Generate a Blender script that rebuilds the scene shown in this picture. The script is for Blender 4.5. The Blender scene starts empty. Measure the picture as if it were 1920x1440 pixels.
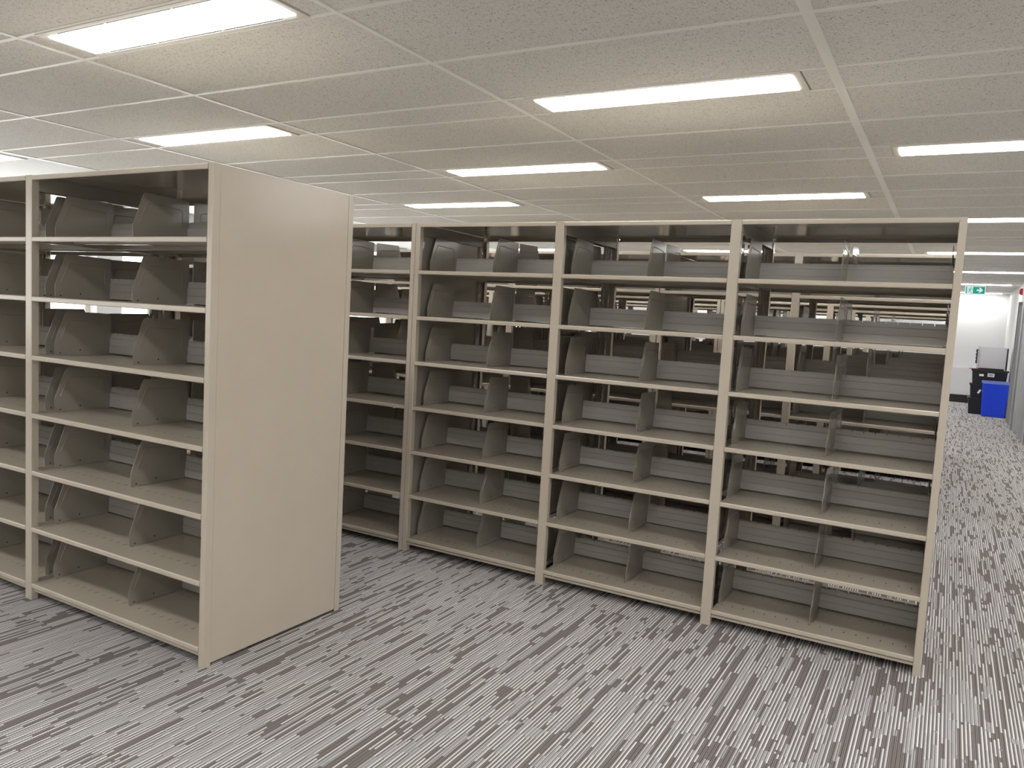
import bpy, bmesh, math, random
from mathutils import Vector, Matrix
random.seed(7)
S = bpy.context.scene
COL = S.collection

# ------------------------------------------------------------------ camera
F_PX = 1452.77
YAW, PITCH, ROLL = -0.5115, 0.0881, 0.0561
CAM = Vector((0.0031, -3.6792, 1.4422))
cy, sy, cp, sp = math.cos(YAW), math.sin(YAW), math.cos(PITCH), math.sin(PITCH)
fw = Vector((sy*cp, cy*cp, -sp)); rt = Vector((cy, -sy, 0)); up = rt.cross(fw)
cr, sr = math.cos(ROLL), math.sin(ROLL)
r2 = cr*rt + sr*up; u2 = -sr*rt + cr*up
cd = bpy.data.cameras.new('camera'); cam = bpy.data.objects.new('camera', cd); COL.objects.link(cam)
M = Matrix.Identity(4)
for i in range(3):
    M[i][0] = r2[i]; M[i][1] = u2[i]; M[i][2] = -fw[i]; M[i][3] = CAM[i]
cam.matrix_world = M
cd.sensor_width = 36.0; cd.lens = F_PX/1920*36.0; cd.clip_start = 0.05; cd.clip_end = 100
S.camera = cam

# ------------------------------------------------------------------ world, exposure, lamp strength
w = bpy.data.worlds.new('world'); S.world = w; w.use_nodes = True
w.node_tree.nodes['Background'].inputs[0].default_value = (0.8, 0.9, 1.0, 1)
w.node_tree.nodes['Background'].inputs[1].default_value = 0.3
vs = S.view_settings
vs.view_transform = 'Standard'; vs.look = 'None'; vs.exposure = 0.0; vs.gamma = 1.0; vs.use_curve_mapping = False
LAMP = 22.0          # emission of the ceiling light diffusers
LAMP_COL = (1.0, 0.975, 0.945)
BLIND = 2.4         # daylight coming through the window blinds
S.cycles.max_bounces = 10; S.cycles.diffuse_bounces = 3; S.cycles.glossy_bounces = 4

# ------------------------------------------------------------------ materials
def lin(c): return tuple((x/12.92 if x <= .04045 else ((x+.055)/1.055)**2.4) for x in (c[0]/255, c[1]/255, c[2]/255))
def mat(name, col, rough=.5, spec=.5, metal=0.0, coat=0.0, bump=0.0, bscale=40.0):
    m = bpy.data.materials.new(name); m.use_nodes = True
    nt = m.node_tree; b = nt.nodes['Principled BSDF']
    b.inputs['Base Color'].default_value = (*col, 1); b.inputs['Roughness'].default_value = rough
    b.inputs['Specular IOR Level'].default_value = spec; b.inputs['Metallic'].default_value = metal
    b.inputs['Coat Weight'].default_value = coat; b.inputs['Coat Roughness'].default_value = .12
    tc = nt.nodes.new('ShaderNodeTexCoord'); n = nt.nodes.new('ShaderNodeTexNoise')
    n.inputs['Scale'].default_value = bscale; n.inputs['Detail'].default_value = 3
    nt.links.new(tc.outputs['Object'], n.inputs['Vector'])
    if bump:
        bp = nt.nodes.new('ShaderNodeBump'); bp.inputs['Strength'].default_value = bump; bp.inputs['Distance'].default_value = .002
        nt.links.new(n.outputs['Fac'], bp.inputs['Height']); nt.links.new(bp.outputs['Normal'], b.inputs['Normal'])
    # faint tonal variation of the finish
    mx = nt.nodes.new('ShaderNodeMix'); mx.data_type = 'RGBA'
    mx.inputs[6].default_value = (*[x*.96 for x in col], 1); mx.inputs[7].default_value = (*[min(1, x*1.04) for x in col], 1)
    nt.links.new(n.outputs['Fac'], mx.inputs[0]); nt.links.new(mx.outputs[2], b.inputs['Base Color'])
    return m
class NT:
    def __init__(s, m): s.nt = m.node_tree
    def node(s, t, **k):
        n = s.nt.nodes.new(t)
        for a, v in k.items(): setattr(n, a, v)
        return n
    def link(s, a, b): s.nt.links.new(a, b)
    def math(s, op, a, b=None, c=None):
        n = s.nt.nodes.new('ShaderNodeMath'); n.operation = op
        for i, v in enumerate((a, b, c)):
            if v is None: continue
            if isinstance(v, (int, float)): n.inputs[i].default_value = v
            else: s.link(v, n.inputs[i])
        return n.outputs[0]
    def mix(s, f, a, b):
        n = s.nt.nodes.new('ShaderNodeMix'); n.data_type = 'RGBA'
        if isinstance(f, (int, float)): n.inputs[0].default_value = f
        else: s.link(f, n.inputs[0])
        for i, v in ((6, a), (7, b)):
            if isinstance(v, tuple): n.inputs[i].default_value = (*v, 1)
            else: s.link(v, n.inputs[i])
        return n.outputs[2]
    def comb(s, x, y, z):
        n = s.nt.nodes.new('ShaderNodeCombineXYZ')
        for i, v in enumerate((x, y, z)):
            if isinstance(v, (int, float)): n.inputs[i].default_value = v
            else: s.link(v, n.inputs[i])
        return n.outputs[0]
    def white(s, x, y, z):
        n = s.nt.nodes.new('ShaderNodeTexWhiteNoise'); n.noise_dimensions = '3D'
        s.link(s.comb(x, y, z), n.inputs['Vector']); return n.outputs['Value']

PAINT_C = (.54, .475, .388)
PAINT = mat('beige_enamel', PAINT_C, .20, .5, bump=.05, bscale=7)
GREYP_SHADE = mat('greige_enamel_shade', (.35, .32, .27), .13, .5, bump=.05, bscale=12)  # divider greige; also darkened beige standing in for shade inside the bays
STOPM = mat('backstop_enamel', (.47, .455, .415), .24, .5, bump=.05, bscale=12)
def shelf_mat():
    m = mat('shelf_enamel_shaded', (.47, .42, .345), .22, .5, bump=.05, bscale=8)  # shelf beige darkened in colour to imitate shade between the levels
    g = NT(m); b = m.node_tree.nodes['Principled BSDF']
    src = b.inputs['Base Color'].links[0].from_socket
    tc = g.node('ShaderNodeTexCoord'); sx = g.node('ShaderNodeSeparateXYZ'); g.link(tc.outputs['Object'], sx.inputs[0])
    X, Y, Z = sx.outputs
    fx = g.math('ABSOLUTE', g.math('SUBTRACT', g.math('FRACT', g.math('DIVIDE', X, .0508)), .5))
    inx = g.math('LESS_THAN', fx, .024)
    def row(yc, h): return g.math('LESS_THAN', g.math('ABSOLUTE', g.math('SUBTRACT', Y, yc)), h)
    r = g.math('MAXIMUM', row(.108, .010), row(.325, .006))
    top = g.math('GREATER_THAN', Z, -.001)
    slot = g.math('MULTIPLY', g.math('MULTIPLY', inx, r), top)
    g.link(g.mix(slot, src, (.03, .027, .024)), b.inputs['Base Color'])
    return m
SHELFM = shelf_mat()
DARK = mat('dark_gap', (.012, .012, .012), .6)
WHITE = mat('white_wall_paint', (.61, .615, .62), .55, .3, bump=.05, bscale=60)
PLASTER = mat('white_plaster', (.90, .91, .90), .6, .3)
TEE = mat('ceiling_tee_white', (.92, .90, .85), .35, .4)
FRAME = mat('light_frame_white', (.74, .71, .64), .4, .4)
BASEB = mat('black_skirting', (.012, .012, .013), .35)
GREYM = mat('grey_steel', (.27, .275, .28), .35, .5, bump=.05)
GREYL = mat('grey_steel_light', (.42, .43, .44), .35, .5)
BLACKP = mat('black_plastic', (.012, .012, .014), .42)
BLUEP = mat('blue_plastic', (.004, .055, .72), .38, .5)
BLUER = mat('blue_plastic_rim', (.20, .27, .66), .3, .5)
CASEG = mat('pale_grey_metal', (.50, .50, .52), .4)
STICK = mat('white_sticker', (.85, .85, .85), .5)
INK = mat('grey_ink', (.12, .12, .14), .6)
REDP = mat('red_paint', (.45, .015, .02), .35)
DREDP = mat('dark_red_card', (.16, .015, .015), .5)
GREEN = mat('sign_green', (.0, .33, .22), .4)
SIGNW = mat('sign_white', (.80, .90, .92), .4)
for m_, e_ in ((GREEN, (.0, .30, .20)), (SIGNW, (.62, .85, .92))):
    b_ = m_.node_tree.nodes['Principled BSDF']; b_.inputs['Emission Color'].default_value = (*e_, 1); b_.inputs['Emission Strength'].default_value = .45   # backlit sign
BOLTM = mat('bright_steel', (.7, .7, .68), .25, .5, metal=1.0)
def emis(name, col, st):
    m = bpy.data.materials.new(name); m.use_nodes = True
    b = m.node_tree.nodes['Principled BSDF']
    b.inputs['Base Color'].default_value = (.8, .8, .8, 1); b.inputs['Roughness'].default_value = .4
    b.inputs['Emission Color'].default_value = (*col, 1); b.inputs['Emission Strength'].default_value = st
    return m
DIFF = emis('light_diffuser', LAMP_COL, LAMP)
BLINDM = emis('lit_window_blind', (.97, .99, .97), BLIND)

def carpet():
    m = bpy.data.materials.new('striped_carpet_tile'); m.use_nodes = True
    g = NT(m); b = m.node_tree.nodes['Principled BSDF']
    b.inputs['Roughness'].default_value = .95; b.inputs['Specular IOR Level'].default_value = .1
    tc = g.node('ShaderNodeTexCoord'); sx = g.node('ShaderNodeSeparateXYZ'); g.link(tc.outputs['Object'], sx.inputs[0])
    X, Y = sx.outputs[0], sx.outputs[1]
    P = .0064
    plank = g.math('FLOOR', g.math('DIVIDE', X, .2496))
    py = g.math('FLOOR', g.math('ADD', g.math('DIVIDE', Y, .98), g.math('MULTIPLY', g.white(plank, 3.3, 1.7), 3)))
    colf = g.math('DIVIDE', X, P); col = g.math('FLOOR', colf); fr = g.math('FRACT', colf)
    # yarn pairs: a bright and a mid row side by side, changing colour along the pile at irregular lengths
    half = g.math('DIVIDE', col, 2.0); pair = g.math('FLOOR', half)
    odd = g.math('GREATER_THAN', g.math('FRACT', half), .25)
    grp = g.math('FLOOR', g.math('ADD', g.math('DIVIDE', pair, 2.0), g.math('MULTIPLY', g.white(plank, py, 5.5), 1.0)))
    ln = g.math('ADD', .06, g.math('MULTIPLY', g.math('POWER', g.white(grp, py, 9.1), 1.5), .42))
    seg = g.math('FLOOR', g.math('ADD', g.math('DIVIDE', Y, ln), g.math('MULTIPLY', g.white(grp, py, 2.9), 40)))
    seg2 = g.math('FLOOR', g.math('ADD', g.math('DIVIDE', Y, g.math('ADD', .08, g.math('MULTIPLY', g.white(pair, py, 3.3), .35))), g.math('MULTIPLY', g.white(pair, py, 8.8), 40)))
    v1 = g.math('ADD', g.math('MULTIPLY', g.white(grp, seg, py), .42), g.math('MULTIPLY', g.white(pair, seg2, py), .58))
    v2 = g.white(col, seg, g.math('ADD', py, 11.0))
    rp = g.node('ShaderNodeValToRGB'); g.link(v1, rp.inputs[0]); e = rp.color_ramp; e.interpolation = 'CONSTANT'
    e.elements[0].position = 0; e.elements[0].color = (.215, .19, .184, 1)
    e.elements[1].position = .33; e.elements[1].color = (.74, .73, .72, 1)
    q = e.elements.new(.66); q.color = (.53, .525, .52, 1)
    rq = g.node('ShaderNodeValToRGB'); g.link(v1, rq.inputs[0]); e = rq.color_ramp; e.interpolation = 'CONSTANT'
    e.elements[0].position = 0; e.elements[0].color = (.22, .195, .188, 1)
    e.elements[1].position = .33; e.elements[1].color = (.23, .215, .21, 1)
    q = e.elements.new(.66); q.color = (.43, .425, .42, 1)
    yarn = g.mix(odd, rp.outputs[0], rq.outputs[0])
    yarn = g.mix(g.math('MULTIPLY', v2, .22), yarn, (.10, .09, .085))
    # dark gap between yarn rows
    gap = g.math('LESS_THAN', fr, g.math('ADD', .16, g.math('MULTIPLY', odd, .14)))
    c1 = g.mix(g.math('MULTIPLY', gap, g.math('ADD', .66, g.math('MULTIPLY', odd, .28))), yarn, (.022, .019, .018))
    # loops of yarn
    loop = g.math('FRACT', g.math('ADD', g.math('DIVIDE', Y, .0085), g.white(col, 7.7, 0)))
    lo = g.math('MULTIPLY', g.math('LESS_THAN', loop, .28), .22)
    c2 = g.mix(lo, c1, (.04, .036, .034))
    g.link(c2, b.inputs['Base Color'])
    bp = g.node('ShaderNodeBump'); bp.inputs['Strength'].default_value = .35; bp.inputs['Distance'].default_value = .002
    g.link(g.math('SUBTRACT', 1.0, gap), bp.inputs['Height']); g.link(bp.outputs['Normal'], b.inputs['Normal'])
    return m
CARPET = carpet()
def tile_mat():
    m = bpy.data.materials.new('fissured_ceiling_tile'); m.use_nodes = True
    g = NT(m); b = m.node_tree.nodes['Principled BSDF']
    b.inputs['Roughness'].default_value = .9; b.inputs['Specular IOR Level'].default_value = .15
    tc = g.node('ShaderNodeTexCoord')
    n = g.node('ShaderNodeTexNoise'); n.inputs['Scale'].default_value = 125; n.inputs['Detail'].default_value = 1.2; n.inputs['Distortion'].default_value = 1.6
    g.link(tc.outputs['Object'], n.inputs['Vector'])
    v = g.node('ShaderNodeTexVoronoi'); v.inputs['Scale'].default_value = 125; v.inputs['Randomness'].default_value = 1
    g.link(tc.outputs['Object'], v.inputs['Vector'])
    n2 = g.node('ShaderNodeTexNoise'); n2.inputs['Scale'].default_value = 2.0; g.link(tc.outputs['Object'], n2.inputs['Vector'])
    mark = g.math('MULTIPLY', g.math('LESS_THAN', n.outputs['Fac'], .365), .66)
    dot = g.math('MULTIPLY', g.math('LESS_THAN', v.outputs['Distance'], .16), .6)
    c = g.mix(n2.outputs['Fac'], (.80, .775, .73), (.86, .835, .79))
    c = g.mix(g.math('MAXIMUM', mark, dot), c, (.16, .15, .13))
    g.link(c, b.inputs['Base Color']); return m
TILE = tile_mat()

# ------------------------------------------------------------------ mesh helpers
class MB:
    def __init__(s): s.v = []; s.f = []; s.mi = []; s.cur = 0
    def add(s, vs, fs):
        o = len(s.v); s.v += [tuple(x) for x in vs]
        for f in fs: s.f.append([o+i for i in f]); s.mi.append(s.cur)
    def box(s, x0, x1, y0, y1, z0, z1):
        s.add([(x0,y0,z0),(x1,y0,z0),(x1,y1,z0),(x0,y1,z0),(x0,y0,z1),(x1,y0,z1),(x1,y1,z1),(x0,y1,z1)],
              [(0,3,2,1),(4,5,6,7),(0,1,5,4),(1,2,6,5),(2,3,7,6),(3,0,4,7)])
    def prism(s, pts, a0, a1, axis='x'):
        n = len(pts)
        def P(p, a): return {'x': (a, p[0], p[1]), 'y': (p[0], a, p[1]), 'z': (p[0], p[1], a)}[axis]
        s.add([P(p, a0) for p in pts] + [P(p, a1) for p in pts],
              [list(range(n))[::-1], list(range(n, 2*n))] + [(i, (i+1) % n, n+(i+1) % n, n+i) for i in range(n)])
    def tube(s, path, r, n=6, ends=True):
        rings = []
        for i, p in enumerate(path):
            p = Vector(p); a = Vector(path[max(i-1, 0)]); b = Vector(path[min(i+1, len(path)-1)])
            t = (b-a).normalized(); h = Vector((1, 0, 0)) if abs(t.x) < .9 else Vector((0, 0, 1))
            u = t.cross(h).normalized(); w_ = t.cross(u)
            rings.append([p + r*(math.cos(2*math.pi*k/n)*u + math.sin(2*math.pi*k/n)*w_) for k in range(n)])
        vs = [q for R in rings for q in R]; fs = []
        for i in range(len(rings)-1):
            for k in range(n): fs.append((i*n+k, i*n+(k+1) % n, (i+1)*n+(k+1) % n, (i+1)*n+k))
        if ends: fs += [list(range(n))[::-1], list(range((len(rings)-1)*n, len(rings)*n))]
        s.add(vs, fs)
    def mesh(s, name, mats):
        me = bpy.data.meshes.new(name); me.from_pydata(s.v, [], s.f)
        for m in (mats if isinstance(mats, (list, tuple)) else [mats]): me.materials.append(m)
        for p, i in zip(me.polygons, s.mi): p.material_index = i
        bm = bmesh.new(); bm.from_mesh(me); bmesh.ops.recalc_face_normals(bm, faces=bm.faces); bm.to_mesh(me); bm.free()
        me.update(); return me
    def bevelled(s, name, mats, w, seg=2):
        me = s.mesh(name, mats); bm = bmesh.new(); bm.from_mesh(me)
        bmesh.ops.bevel(bm, geom=list(bm.edges), offset=w, segments=seg, affect='EDGES', clamp_overlap=True)
        bm.to_mesh(me); bm.free(); return me
def fillet(pts, rs, seg=4):
    out = []; n = len(pts)
    for i in range(n):
        r = rs[i] if isinstance(rs, (list, tuple)) else rs
        p = Vector(pts[i]).to_2d() if len(pts[i]) == 3 else Vector(pts[i]); a = Vector(pts[i-1]); b = Vector(pts[(i+1) % n])
        if r <= 0: out.append(tuple(p)); continue
        d1 = (a-p).normalized(); d2 = (b-p).normalized(); ang = d1.angle(d2)
        t = min(r/math.tan(ang/2), .45*(a-p).length, .45*(b-p).length); rr = t*math.tan(ang/2)
        c = p + (d1+d2).normalized()*(rr/math.sin(ang/2))
        s0 = p+d1*t-c; s1 = p+d2*t-c
        a0 = math.atan2(s0.y, s0.x); da = math.atan2(s1.y, s1.x)-a0
        while da > math.pi: da -= 2*math.pi
        while da < -math.pi: da += 2*math.pi
        for k in range(seg+1):
            an = a0+da*k/seg; out.append((c.x+rr*math.cos(an), c.y+rr*math.sin(an)))
    return out
def ob(name, me, parent=None, loc=(0, 0, 0), rz=0.0):
    o = bpy.data.objects.new(name, me); COL.objects.link(o)
    o.parent = parent; o.location = loc; o.rotation_euler = (0, 0, rz); return o
def tag(o, label, cat, group=None):
    o['label'] = label; o['category'] = cat
    if group: o['group'] = group
    return o
def thing(name, label, cat, loc=(0, 0, 0), rz=0.0, group=None):
    o = bpy.data.objects.new(name, None); COL.objects.link(o); o.location = loc; o.rotation_euler = (0, 0, rz)
    o.empty_display_size = .1
    return tag(o, label, cat, group)
def struct(name, me, loc=(0, 0, 0)):
    o = ob(name, me, None, loc); o['kind'] = 'structure'; return o

# ------------------------------------------------------------------ dimensions
H = 1.943; ZC = 2.55
DEP = .7755; HALF = .3865
MX, MY = 1.6031, 1.5523        # ceiling module
TX = -.5393                    # a main tee
RY0 = -.135                    # front edge of the light row with index 0
XW_L, XW_R, XW_C = -9.0, 4.27, 1.064
YB, YF, YC = 17.42, -8.6, 9.4
LEVELS = [.079 + .2656*i for i in range(7)]

# ------------------------------------------------------------------ room
def quad_box(name, m, *b):
    k = MB(); k.box(*b); return struct(name, k.mesh(name, m))
quad_box('floor', CARPET, XW_L-.1, XW_R+.1, YF-.1, YB+.1, -.06, 0)
quad_box('wall_back', WHITE, XW_L-.1, XW_C+.1, YB, YB+.12, 0, 2.75)
quad_box('wall_front', WHITE, XW_L-.1, XW_R+.1, YF-.12, YF, 0, 2.75)
quad_box('wall_right', WHITE, XW_R, XW_R+.12, YF, YC, 0, 2.75)
k = MB(); k.box(XW_C, XW_C+.12, YC, YB, 0, 2.75); k.box(XW_C+.12, XW_R+.12, YC, YC+.12, 0, 2.75)
struct('wall_corridor', k.mesh('wall_corridor', WHITE))
# lower boxed-out part of the back wall and its black skirting
k = MB(); k.box(XW_L, XW_C, YB-.10, YB, .18, .82); struct('trim_1', k.bevelled('trim_1', WHITE, .006))
quad_box('baseboard_back', BASEB, XW_L, XW_C, YB-.115, YB, 0, .18)
quad_box('baseboard_right', BASEB, XW_R-.015, XW_R, YF, YC, 0, .12)
quad_box('baseboard_corridor', WHITE, XW_C-.012, XW_C, 13.3, YB-.12, 0, .12)
# left wall: piers with windows and lit blinds between them
k = MB(); k.box(XW_L-.12, XW_L, YF, YB, 0, .85); k.box(XW_L-.12, XW_L, YF, YB, 2.42, 2.75)
piers = [2.12-2.83*2, 2.12-2.83, 2.12, 2.12+2.83, 2.12+2.83*2, 2.12+2.83*3, 2.12+2.83*4, 2.12+2.83*5]
edges = [YF-.2] + piers + [YB+.2]
for y in piers: k.box(XW_L-.12, XW_L+.10, y-.16, y+.16, 0, 2.75)
struct('wall_left', k.mesh('wall_left', WHITE))
for i in range(len(edges)-1):
    a, b = max(edges[i]+.16, YF), min(edges[i+1]-.16, YB)
    if b-a < .3: continue
    k = MB()
    for (y0, y1) in ((a, a+.05), (b-.05, b), ((a+b)/2-.03, (a+b)/2+.03)): k.box(XW_L-.10, XW_L-.05, y0, y1, .85, 2.42)
    for (z0, z1) in ((.85, .90), (2.37, 2.42)): k.box(XW_L-.10, XW_L-.05, a, b, z0, z1)
    o = struct('window_%d' % (i+1), k.mesh('window_frame', FRAME))
    k = MB(); k.box(XW_L-.115, XW_L-.102, a+.02, b-.02, .87, 2.40); ob('blind', k.mesh('blind', BLINDM), o)
    k = MB(); k.box(XW_L-.05, XW_L+.06, a+.01, b-.01, .825, .85); ob('window_sill', k.bevelled('sill', FRAME, .004), o)

# ------------------------------------------------------------------ ceiling
k = MB()
XS = {c: (TX+(c-1)*MX, TX+c*MX) for c in range(-3, 4)}   # column c lies left of tee index c
def has_light(c, r): return (c+r) % 2 == 0 and (r >= -2 or (c >= -1 and r >= -5))
FL = 1.345; LW = .31; TW2 = (MY-LW)/2
rows = range(-6, 12)
for c, (x0, x1) in XS.items():
    for r in rows:
        y0 = RY0+r*MY
        if c > 1 and y0 > YC: continue
        cells = [(y0+LW, y0+LW+TW2), (y0+LW+TW2, y0+MY)]
        for a, b in cells: k.box(x0+.004, x1-.004, a+.004, b-.004, ZC+.005, ZC+.018)
        if has_light(c, r):
            m_ = (x0+x1)/2
            k.box(x0+.004, m_-FL/2-.004, y0+.004, y0+LW-.004, ZC+.005, ZC+.018)
            k.box(m_+FL/2+.004, x1-.004, y0+.004, y0+LW-.004, ZC+.005, ZC+.018)
        else:
            k.box(x0+.004, x1-.004, y0+.004, y0+LW-.004, ZC+.005, ZC+.018)
struct('ceiling', k.mesh('ceiling_tiles', TILE))
k = MB()
for c in range(-4, 4):
    x = TX+c*MX; hw = .021 if c == 0 else (.03 if c == -4 else .012)
    y1 = YB if c <= 1 else YC
    k.box(x-hw, x+hw, YF, y1, ZC, ZC+.006); k.box(x-.002, x+.002, YF, y1, ZC+.006, ZC+.04)
for r in rows:
    y0 = RY0+r*MY
    for y in (y0, y0+LW, y0+LW+TW2):
        if y < YF or y > YB: continue
        x1 = XW_R if y < YC else XW_C
        k.box(TX-4*MX, x1, y-.011, y+.011, ZC+.0008, ZC+.006)
struct('trim_2', k.mesh('ceiling_tees', TEE))
# smooth plaster margin along the windows, open where its lights sit
k = MB(); xp = TX-4*MX
c4 = TX-4.5*MX
ys = [YF]
for r in rows:
    if has_light(-4, r): ys += [RY0+r*MY, RY0+r*MY+LW]
ys = sorted(y for y in ys if YF <= y <= YB) + [YB]
for i in range(len(ys)-1):
    a, b = ys[i], ys[i+1]
    if abs((b-a)-LW) < .01:
        k.box(XW_L, c4-FL/2, a, b, ZC+.005, ZC+.018); k.box(c4+FL/2, xp, a, b, ZC+.005, ZC+.018)
    else: k.box(XW_L, xp, a, b, ZC+.005, ZC+.018)
struct('ceiling', k.mesh('ceiling_margin', PLASTER))
quad_box('trim_3', PLASTER, XW_L-.1, XW_R+.1, YF-.1, YB+.1, 2.74, 2.78)   # slab above the tiles

# ceiling lights
LL, LWD = 1.2623, .2259
kf = MB()
for a, b, c_, d in ((-FL/2, FL/2, -LW/2+.003, -LWD/2-.014), (-FL/2, FL/2, LWD/2+.014, LW/2-.003), (-FL/2, -LL/2-.002, -LWD/2-.014, LWD/2+.014), (LL/2+.002, FL/2, -LWD/2-.014, LWD/2+.014)):
    kf.box(a, b, c_, d, -.002, .05)
for sgn in (-1, 1):     # little bridges across the air slots and solid slot ends
    for x in (-.21, .21): kf.box(x-.006, x+.006, *(sorted((sgn*(LWD/2+.001), sgn*(LWD/2+.015)))), -.002, .01)
    for x in (-1, 1): kf.box(*(sorted((x*.55, x*LL/2+x*.003))), *(sorted((sgn*(LWD/2+.001), sgn*(LWD/2+.015)))), -.0015, .02)
kf.box(-FL/2, FL/2, -LW/2+.003, LW/2-.003, .05, .054)
ME_LF = kf.mesh('light_housing', FRAME)
k = MB()
pr = [(-LWD/2, .02), (-LWD/2, -.002), (-LWD/2+.008, -.006), (LWD/2-.008, -.006), (LWD/2, -.002), (LWD/2, .02)]
k.prism(pr, -LL/2, LL/2, 'x'); ME_LD = k.mesh('light_diffuser', DIFF)
k = MB()
for sgn in (-1, 1): k.box(-.55, .55, *(sorted((sgn*(LWD/2+.002), sgn*(LWD/2+.0135)))), -.0005, .004)
ME_LS = k.mesh('air_slot', DARK)
LIGHT_LABELS = {
 (-1, -1): 'large white ceiling light panel at the top left corner, nearest of all the lights',
 (-2, 0): 'white ceiling light panel above the left range, straight over its end panel',
 (-4, 0): 'ceiling light in the smooth bright margin at the far left edge, only its tip showing',
 (-1, 1): 'ceiling light panel in the middle, between the left range and the long front range',
 (-2, 2): 'small-looking ceiling light just right of the left range, lowest over the front range',
 (0, 0): 'large white ceiling light panel right of centre with dark air slots along its sides',
 (0, 2): 'long ceiling light right above the rightmost bay of the front range',
 (1, 1): 'ceiling light panel cut by the right edge of the photo, nearest over the corridor',
 (1, 3): 'corridor ceiling light level with the top of the front range end post',
 (1, 5): 'second corridor light strip beyond the end of the front range',
 (1, 7): 'corridor light strip a little above the green exit sign',
 (1, 9): 'corridor light strip directly behind the top of the exit sign',
 (1, 11): 'farthest corridor light strip, against the white back wall',
}
for c in range(-4, 4):
    for r in range(-5, 12):
        if not has_light(c, r): continue
        if c == -4 and not (-5 <= r <= 10): continue
        y = RY0+r*MY+LW/2
        if c > 1 and y > YC-.3 or y > YB-.1: continue
        x = TX+(c-.5)*MX
        lab = LIGHT_LABELS.get((c, r)); grp = 'recessed ceiling light panels'
        if lab is None:
            if r <= 0 or c > 1: lab = 'recessed white ceiling light panel outside the picture, over the near part of the room'
            elif c <= -3: lab = 'recessed white ceiling light panel toward the windows, hidden above or behind the ranges'
            else: lab = 'bright ceiling light panel beyond the front range, glimpsed between the top shelves and the canopy'
        t = thing('ceiling_light', lab, 'ceiling light', (x, y, ZC), 0, grp)
        ob('housing', ME_LF, t); ob('diffuser', ME_LD, t); ob('air_slot', ME_LS, t)

# ------------------------------------------------------------------ shelving
def shelf_me(wd):
    k = MB(); D = HALF
    P = [(D, 0), (.004, 0), (.0012, -.0012), (0, -.004), (0, -.0185), (.002, -.0215), (.018, -.0215), (.018, -.0193), (.0035, -.0193),
         (.0025, -.018), (.0025, -.004), (.005, -.0022), (D-.002, -.0022), (D-.002, -.02), (D, -.02)]
    k.prism(P, 0, wd, 'x')
    for x in (.0005, wd-.0025): k.box(x, x+.002, .02, D-.003, -.02, -.0022)
    k.prism([(.17, -.0022), (.178, -.014), (.212, -.014), (.22, -.0022)], .03, wd-.03, 'x')
    me = k.mesh('shelf', [SHELFM, PAINT])
    for p in me.polygons:
        if p.center.y < .0045: p.material_index = 1     # front edge keeps the beige without the painted shade
    return me
def canopy_me(wd):
    k = MB(); D = DEP
    f = [(.004, 0), (.0012, -.0012), (0, -.004), (0, -.0185), (.002, -.0215), (.016, -.0215), (.016, -.0193), (.0035, -.0193), (.0025, -.018), (.0025, -.004), (.005, -.0022)]
    P = f + [(D-y, z) for y, z in f[::-1]]
    k.prism(P, 0, wd, 'x')
    me = k.mesh('canopy', [GREYP_SHADE, PAINT])  # darker tone puts the shade under the canopy into its colour
    for p in me.polygons:
        if p.center.y < .0045 or p.center.y > DEP-.0045: p.material_index = 1     # edges keep the undarkened beige
    return me
def stop_me(wd):
    k = MB(); t = .0014
    pr = [(.3685, .0055), (.3675, .040), (.3705, .043), (.3690, .076), (.3735, .079)]
    k.prism(pr + [(y+t, z) for y, z in pr[::-1]], .003, wd-.003, 'x')
    k.box(.003, wd-.003, .3735, .3749, .079, .0945)
    n = int((wd-.01)/.0508); off = (wd-n*.0508)/2
    xs = [.003]+[off+i*.0508 for i in range(n+1)]+[wd-.003]
    for i in range(len(xs)-1):
        a = xs[i]+(.0023 if i > 0 else 0); b = xs[i+1]-(.0023 if i < len(xs)-2 else 0)
        if b-a > .001: k.box(a, b, .3735, .3749, .0945, .1045)
    return k.mesh('backstop', STOPM)
def divider_me():
    k = MB()
    pts = [(.100, .0), (.098, .058), (.150, .203), (.376, .198), (.379, .012), (.362, .0)]
    k.prism(fillet(pts, [.006, .03, .012, .006, .004, .004]), -.0008, .0008, 'x')
    path = [(0, .128, .075), (0, .160, .150), (0, .166, .158), (0, .176, .161), (0, .328, .155), (0, .338, .150), (0, .342, .140), (0, .342, .075)]
    k.tube(path, .0026, 8)
    k.box(-.0008, .012, .135, .330, .0003, .0016)       # foot that hooks under the slots
    k.cur = 1
    for (y, z) in ((.22, .022), (.125, .010)):
        k.prism([(y+.0035*math.cos(a*math.pi/4), z+.0035*math.sin(a*math.pi/4)) for a in range(8)], -.0011, .0011, 'x')
    return k.mesh('divider', [GREYP_SHADE, DARK])
DIV_ME = divider_me()
def post_me():
    k = MB()
    P = [(-.025, .032), (-.025, .003), (-.024, .0008), (-.022, 0), (.022, 0), (.024, .0008), (.025, .003), (.025, .032), (.0225, .032), (.0225, .004), (.021, .0025), (-.021, .0025), (-.0225, .004), (-.0225, .032)]
    k.prism(P, 0, H+.001, 'z'); return k.mesh('post', PAINT)
POST_ME = post_me()
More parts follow.
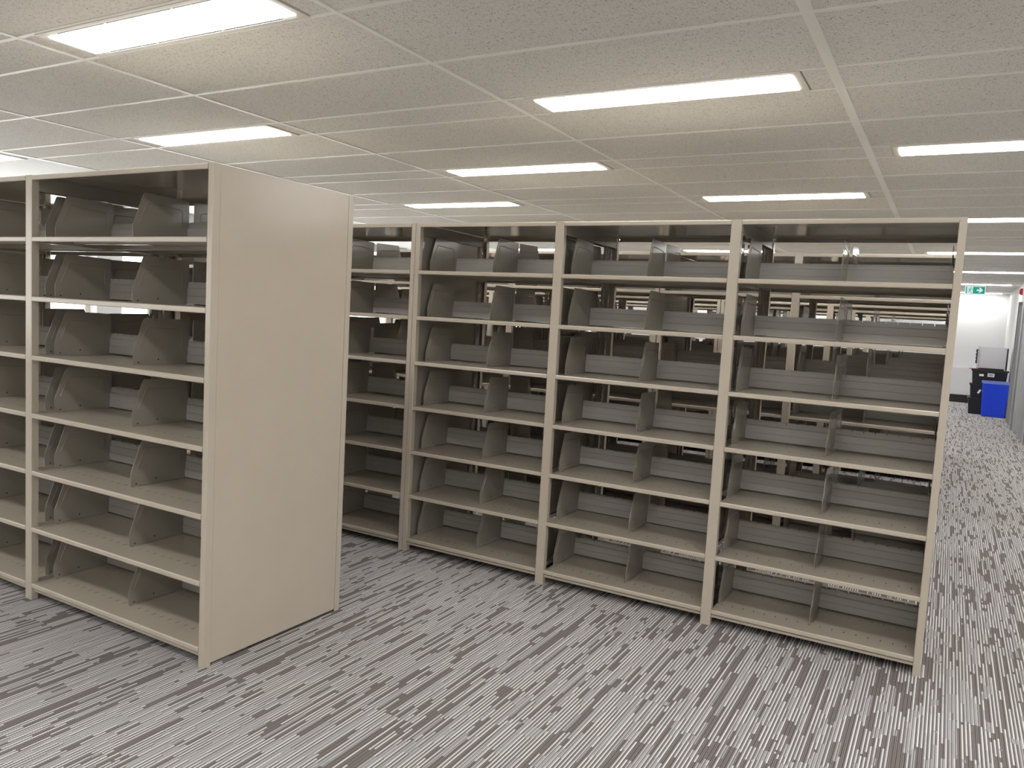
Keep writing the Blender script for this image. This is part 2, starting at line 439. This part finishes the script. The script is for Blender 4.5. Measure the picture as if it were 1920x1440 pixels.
def slotted_me(x0, x1, ys):
    k = MB(); p = .0508; n = int((H-.16)/p)
    for a, b in ys:
        m = (a+b)/2; hw = .0055
        k.box(x0, x1, a, m-hw, .03, H-.068); k.box(x0, x1, m+hw, b, .03, H-.068)
        z = .03
        for i in range(n+1):
            zc = .06+i*p
            k.box(x0, x1, m-hw, m+hw, z, zc-.010); z = zc+.010
        k.box(x0, x1, m-hw, m+hw, z, H-.068)
        # folded edge lips
        for yy in (a, b): k.box(x0-.006, x1+.006, yy-.0012, yy+.0012, .03, H-.068)
    k.cur = 1
    for a, b in ys[:1]:
        k.prism([(a+.02+.006*math.cos(t*math.pi/4), H-.105+.006*math.sin(t*math.pi/4)) for t in range(8)], x0-.005, x1+.005, 'x')
    return k.mesh('slotted_rail', [GREYP_SHADE, BOLTM])
SLOT_ME = slotted_me(-.001, .001, ((.046, .084), (.122, .160)))
def rail_me(x0, x1, cap=False):
    k = MB(); k.box(x0, x1, .033, DEP-.033, H-.066, H-.006)
    k.box(x0-.005, x1+.010, .033, DEP-.033, H-.066, H-.0645)
    if cap: k.box(-.0254, .0254, .033, DEP-.033, H-.006, H-.002)
    return k.mesh('cross_rail', GREYP_SHADE)
RAIL_ME = rail_me(-.0205, .0205, True)
k = MB(); k.box(-.001, .001, .033, DEP-.033, .015, .055); FOOT_ME = k.mesh('foot_rail', GREYP_SHADE)
def endpanel_me():
    # outer face at x=0, interior towards +x
    k = MB(); W = .030
    e = [(0.0022, 0), (W-.003, 0), (W, .003), (W, .034), (W-.0025, .034), (W-.0025, .0045), (W-.004, .0025), (.0045, .0025), (.0025, .0045), (.0025, .034), (0, .034), (0, .0022)]
    k.prism(e, 0, H+.001, 'z'); k.prism([(x, DEP-y) for x, y in e], 0, H+.001, 'z')
    k.box(.0012, .0027, .0355, DEP-.0355, .012, H-.001)
    k.cur = 1; k.box(.0028, .0042, .0355, DEP-.0355, .012, H-.001); k.cur = 0  # inner face coloured darker in place of interior shade
    k.box(.0018, .0312, .036, DEP-.036, H-.0065, H-.0025)
    return k.mesh('end_panel', [PAINT, GREYP_SHADE])
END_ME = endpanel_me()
SLOT_END = slotted_me(.010, .012, ((.046, .090),))
RAIL_END = rail_me(.010, .012)
def base_me(wd):
    k = MB(); k.prism([(.012, -.005), (.010, -.007), (.010, -.016), (.013, -.019), (.030, -.019), (.030, -.005)], 0, wd, 'x'); k.box(0, wd, .372, .374, -.055, -.002); return k.mesh('base_rail_light_block', PAINT)  # base strip, plus an unseen centre plate added to block light underneath
CACHE = {}
def cached(fn, wd):
    key = (fn.__name__, round(wd, 4))
    if key not in CACHE: CACHE[key] = fn(wd)
    return CACHE[key]

def shelving_run(label, xr, y0, pitches, group=None, dividers=True, stops=True, tall=1.0):
    """pitches listed from right to left; xr is the outer face at the right end."""
    bl = [xr-.016]
    for p in pitches: bl.append(bl[-1]-p)
    xl = bl[-1]-.016
    cx = (xl+xr)/2
    t = thing('shelving_range', label, 'bookshelf', (cx, y0, 0), 0, group)
    t.scale.z = tall
    X = lambda x: x-cx
    # end panels
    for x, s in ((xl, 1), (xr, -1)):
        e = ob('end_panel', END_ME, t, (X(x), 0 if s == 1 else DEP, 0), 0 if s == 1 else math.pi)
        far = s == 1                                     # slotted strip at the edge away from the camera aisle
        ob('slotted_rail', SLOT_END, e, (.022, DEP, 0) if far else (0, 0, 0), math.pi if far else 0)
        ob('cross_rail', RAIL_END, e)
    for x in bl[1:-1]:
        a = ob('post', POST_ME, t, (X(x), 0, 0)); ob('cross_rail', RAIL_ME, a)
        b = ob('post', POST_ME, t, (X(x), DEP, 0), math.pi); ob('slotted_rail', SLOT_ME, b); ob('foot_rail', FOOT_ME, b)
    for i, p in enumerate(pitches):
        a = bl[i+1]+(.0255 if i < len(pitches)-1 else .0145)
        b = bl[i]-(.0255 if i > 0 else .0145)
        wd = b-a; last = (i == len(pitches)-1); first = (i == 0)
        ob('canopy', cached(canopy_me, wd), t, (X(a), 0, H))
        for face in (0, 1):
            rz = math.pi if face else 0
            px, pyy = (X(b), DEP) if face else (X(a), 0)
            ob('base_rail_light_block', cached(base_me, wd), t, (px, pyy, LEVELS[0]-.022), rz)
            for li, z in enumerate(LEVELS):
                s = ob('shelf', cached(shelf_me, wd), t, (px, pyy, z), rz)
                if stops: ob('backstop', cached(stop_me, wd), s)
                if not dividers: continue
                jit = lambda: random.uniform(-.006, .006)
                ds = [.007+abs(jit())*.5, wd/2-.0+jit()]
                if face == 0 and not first: ds.append(wd-.014+jit()*.5)
                for q, d in enumerate(ds):
                    dv = ob('divider', DIV_ME, s, (d, 0, 0)); dv.rotation_euler = (0, 0, random.uniform(-.02, .02))
    return t

shelving_run('beige steel shelving range on the left with its plain end panel facing the aisle', -2.4209, -1.699, [1.1945, 1.1945])
shelving_run('long three-bay beige shelving range across the middle, ending beside the corridor', .016, 0, [.914, .914, .914])
shelving_run('shelving range partly hidden behind the left end panel, butted to the long one', -2.760, 0, [1.2, 1.2])
GR = 'shelving ranges behind the front row'
names = ['first', 'second', 'third', 'fourth', 'fifth']
ordn = {0: 'directly behind the long front range', 1: 'two rows behind the long front range', 2: 'three rows behind the long front range',
        3: 'four rows behind the long front range, the last one'}
for i in range(4):
    y = 1.70*(i+1)
    near = i < 3; tall = (1.005, 1.0125, 1.0125, 1.0145)[i]
    shelving_run('shelving range %s, at the corridor end' % ordn[i], .014, y, [.914, .914], GR, dividers=near, tall=tall)
    shelving_run('shelving range %s, at the window end' % ordn[i], -1.852, y, [1.21, 1.21, 1.21], GR, dividers=near, tall=tall)

# ------------------------------------------------------------------ far corridor: stack of crates, case, bin
def tapered(name, x, d, h, tx, td, m, open_top=False):
    """box whose top is wider than its bottom, centred at the origin"""
    me = MB()
    a = [(-x/2, -d/2), (x/2, -d/2), (x/2, d/2), (-x/2, d/2)]; b = [(-tx/2, -td/2), (tx/2, -td/2), (tx/2, td/2), (-tx/2, td/2)]
    vs = [(*p, 0) for p in a]+[(*p, h) for p in b]
    fs = [(3, 2, 1, 0), (0, 1, 5, 4), (1, 2, 6, 5), (2, 3, 7, 6), (3, 0, 4, 7)]
    if open_top:
        t = .008
        vs += [(p[0]*(1-2*t/tx), p[1]*(1-2*t/td), h) for p in b] + [(p[0]*(1-2*t/x), p[1]*(1-2*t/d), .01) for p in a]
        fs += [(4, 5, 9, 8), (5, 6, 10, 9), (6, 7, 11, 10), (7, 4, 8, 11), (8, 9, 13, 12), (9, 10, 14, 13), (10, 11, 15, 14), (11, 8, 12, 15), (12, 13, 14, 15)]
    else: fs += [(4, 5, 6, 7)]
    me.add(vs, fs); r = me.mesh(name, m)
    bm = bmesh.new(); bm.from_mesh(r); bmesh.ops.bevel(bm, geom=list(bm.edges), offset=.004, segments=2, affect='EDGES', clamp_overlap=True); bm.to_mesh(r); bm.free()
    return r
cxx, cyy = .70, 14.50
def crate(z, h, lab, stickers, dx=0.0, rz=0.0):
    t = thing('storage_crate', lab, 'crate', (cxx+dx, cyy, z), rz, 'black crates stacked by the back wall')
    ob('body', tapered('crate_body', .56, .36, h-.035, .60, .40, BLACKP), t)
    k = MB(); k.box(-.315, .315, -.212, .212, h-.035, h-.001); k.box(-.29, .29, -.19, .19, h-.002, h); ob('lid', k.bevelled('crate_lid', BLACKP, .006), t)
    for (sx_, sz, w_, hh, rot, txt) in stickers:
        k = MB(); k.box(-w_/2, w_/2, -.0015, 0, -hh/2, hh/2)
        k.cur = 1
        if txt:
            for j in range(2): k.box(-w_*.36, w_*(.3 if j else .36), -.0022, -.001, hh*(.08-.3*j), hh*(.24-.3*j))
        s = ob('sticker', k.mesh('sticker', [STICK, INK]), t, (sx_, -.1905-.02*sz/(h-.035), sz)); s.rotation_euler = (0, rot, 0)
    return t
crate(0, .325, 'lowest black crate of the stack behind the blue bin', [])
crate(.325, .285, 'middle black crate of the stack, a slanted white sticker on it', [(-.14, .13, .035, .085, .5, False)], .01)
crate(.61, .285, 'topmost black crate with two white labels, under the grey case', [(-.14, .175, .078, .042, 0, False), (.02, .185, .115, .070, .03, True)], .02)
# thin dark red folder
k = MB(); k.box(-.10, .10, -.06, .06, 0, .012); tag(ob('folder', k.bevelled('folder', DREDP, .002), None, (.455, 14.36, .896), .12),
    'thin dark red folder poking out at the left under the grey case', 'folder')
# grey case
t = thing('equipment_case', 'pale grey metal case with a dark front end, on top of the black crates', 'case', (.735, 14.50, .896), .0)
k = MB(); k.box(-.22, .235, -.13, .13, .028, .45); ob('body', k.bevelled('case_body', CASEG, .006), t)
k = MB(); k.box(-.225, .215, -.12, .12, 0, .027); ob('foot_rail', k.bevelled('case_feet', BLACKP, .004), t)
k = MB(); k.box(-.255, -.2205, -.132, .13, .012, .455); ob('front_bezel', k.bevelled('case_bezel', GREYL, .005), t)
k = MB(); k.box(-.275, -.2555, -.10, .10, .11, .40)
for z in (.13, .20, .27, .34): k.box(-.283, -.2745, -.07, .07, z, z+.04)
ob('front_panel', k.bevelled('case_front', BLACKP, .003), t)
k = MB(); k.box(.2355, .262, -.12, .13, .01, .44); ob('back_panel', k.bevelled('case_back', BLACKP, .003), t)
k = MB()
for z in (.05, .10, .425): k.prism([(-.237+.010*math.cos(a*math.pi/4), z+.010*math.sin(a*math.pi/4)) for a in range(8)], -.137, -.131, 'y')
ob('screw', k.mesh('case_screws', STICK), t)
# blue bin
t = thing('recycling_bin', 'blue plastic recycling bin on the carpet in front of the black crates', 'bin', (.825, 14.08, 0), .03)
ob('body', tapered('bin_body', .375, .28, .665, .43, .33, BLUEP, True), t)
k = MB()
for (a, b, c_, d) in ((-.225, .225, -.175, -.158), (-.225, .225, .158, .175), (-.225, -.208, -.158, .158), (.208, .225, -.158, .158)): k.box(a, b, c_, d, .64, .69)
ob('rim', k.bevelled('bin_rim', BLUER, .005), t)

# grey folding partition at the corridor side, with its door post
k = MB()
k.box(.985, XW_C, 11.72, 11.95, 0, ZC+.003)
for i, y in enumerate((11.72, 11.36, 11.06, 10.70, 10.34, 9.98)):
    k.prism([(XW_C, y), (1.030, y), (1.012, y-.02), (1.012, y-.06), (1.030, y-.08), (1.030, y-.30), (XW_C, y-.30)], 0.0, 2.50, 'z')
struct('door_1', k.mesh('grey_partition', GREYM))
k = MB(); k.box(1.02, XW_C, 11.95, 13.25, 0, 2.12); k.box(1.0, XW_C, 13.17, 13.25, 0, 2.2)
for y in (12.15, 12.45, 12.8): k.box(1.005, 1.02, y, y+.07, 0, 2.12)
struct('door_2', k.bevelled('grey_door', GREYM, .004))
t = thing('fire_alarm_bell', 'red round fire alarm at the right picture edge high on the grey post', 'fire alarm', (.985, 11.80, 2.31), -math.pi/2)
k = MB(); k.box(-.06, .06, -.03, 0, -.06, .06); ob('base', k.bevelled('alarm_base', STICK, .006), t)
k = MB(); n = 20
prof = [(.055, -.03), (.055, -.05), (.045, -.068), (.025, -.076)]
vs = [(r_*math.cos(2*math.pi*a/n), y_, r_*math.sin(2*math.pi*a/n)) for r_, y_ in prof for a in range(n)]
fs = [(j*n+a, j*n+(a+1) % n, (j+1)*n+(a+1) % n, (j+1)*n+a) for j in range(3) for a in range(n)] + [list(range(n)), list(range(3*n, 4*n))]
k.add(vs, fs); ob('dome', k.mesh('alarm_dome', REDP), t)

# exit sign
SX0, SX1, SZ0, SZ1, SY = .106, .375, 2.150, 2.276, 10.0
t = thing('exit_sign', 'green and white running man exit sign with an arrow hanging over the corridor', 'exit sign', ((SX0+SX1)/2, SY, (SZ0+SZ1)/2), 0)
w_, h_ = SX1-SX0, SZ1-SZ0
k = MB(); k.box(-w_/2, w_/2, 0, .03, -h_/2, h_/2); ob('housing', k.bevelled('sign_body', SIGNW, .003), t)
k = MB(); k.box(-w_/2+.012, -w_/2+.026, -.0015, .001, -h_/2+.010, h_/2-.012); k.box(-w_/2+.105, w_/2-.010, -.0015, .001, -h_/2+.010, h_/2-.012)
ob('green_panel', k.mesh('sign_green', GREEN), t)
def flat(pts, y0=-.003, y1=-.0005):
    kk.prism(pts, y0, y1, 'y')
kk = MB(); ax = .058
flat([(ax+x*.0125, z*.0125) for x, z in ((-3.0, -.9), (.6, -.9), (-1.2, -2.9), (.9, -2.9), (3.6, 0), (.9, 2.9), (-1.2, 2.9), (.6, .9), (-3.0, .9))])
ob('arrow', kk.mesh('sign_arrow', SIGNW), t)
kk = MB(); mx = -.068
def limb(a, b, wd):
    a = Vector(a); b = Vector(b); d = (b-a).normalized(); n_ = Vector((-d.y, d.x))*wd/2
    flat([tuple(a+n_-d*wd*.3), tuple(b+n_+d*wd*.3), tuple(b-n_+d*wd*.3), tuple(a-n_-d*wd*.3)])
flat([(mx+.012+.0085*math.cos(a*math.pi/6), .036+.0085*math.sin(a*math.pi/6)) for a in range(12)])
limb((mx+.004, .020), (mx-.004, -.008), .014)
limb((mx+.006, .022), (mx+.026, .010), .006); limb((mx+.026, .010), (mx+.036, .020), .006)
limb((mx+.000, .022), (mx-.020, .018), .006); limb((mx-.020, .018), (mx-.026, .002), .006)
limb((mx-.002, -.008), (mx+.016, -.022), .008); limb((mx+.016, -.022), (mx+.020, -.048), .008)
limb((mx-.006, -.008), (mx-.012, -.030), .008); limb((mx-.012, -.030), (mx-.034, -.036), .008)
ob('running_figure', kk.mesh('sign_man', GREEN), t)
for x in (-.08, .08):
    k = MB(); k.tube([(x, .015, h_/2), (x, .015, ZC-(SZ0+SZ1)/2)], .002, 8); ob('hanger', k.mesh('sign_hanger', TEE), t)
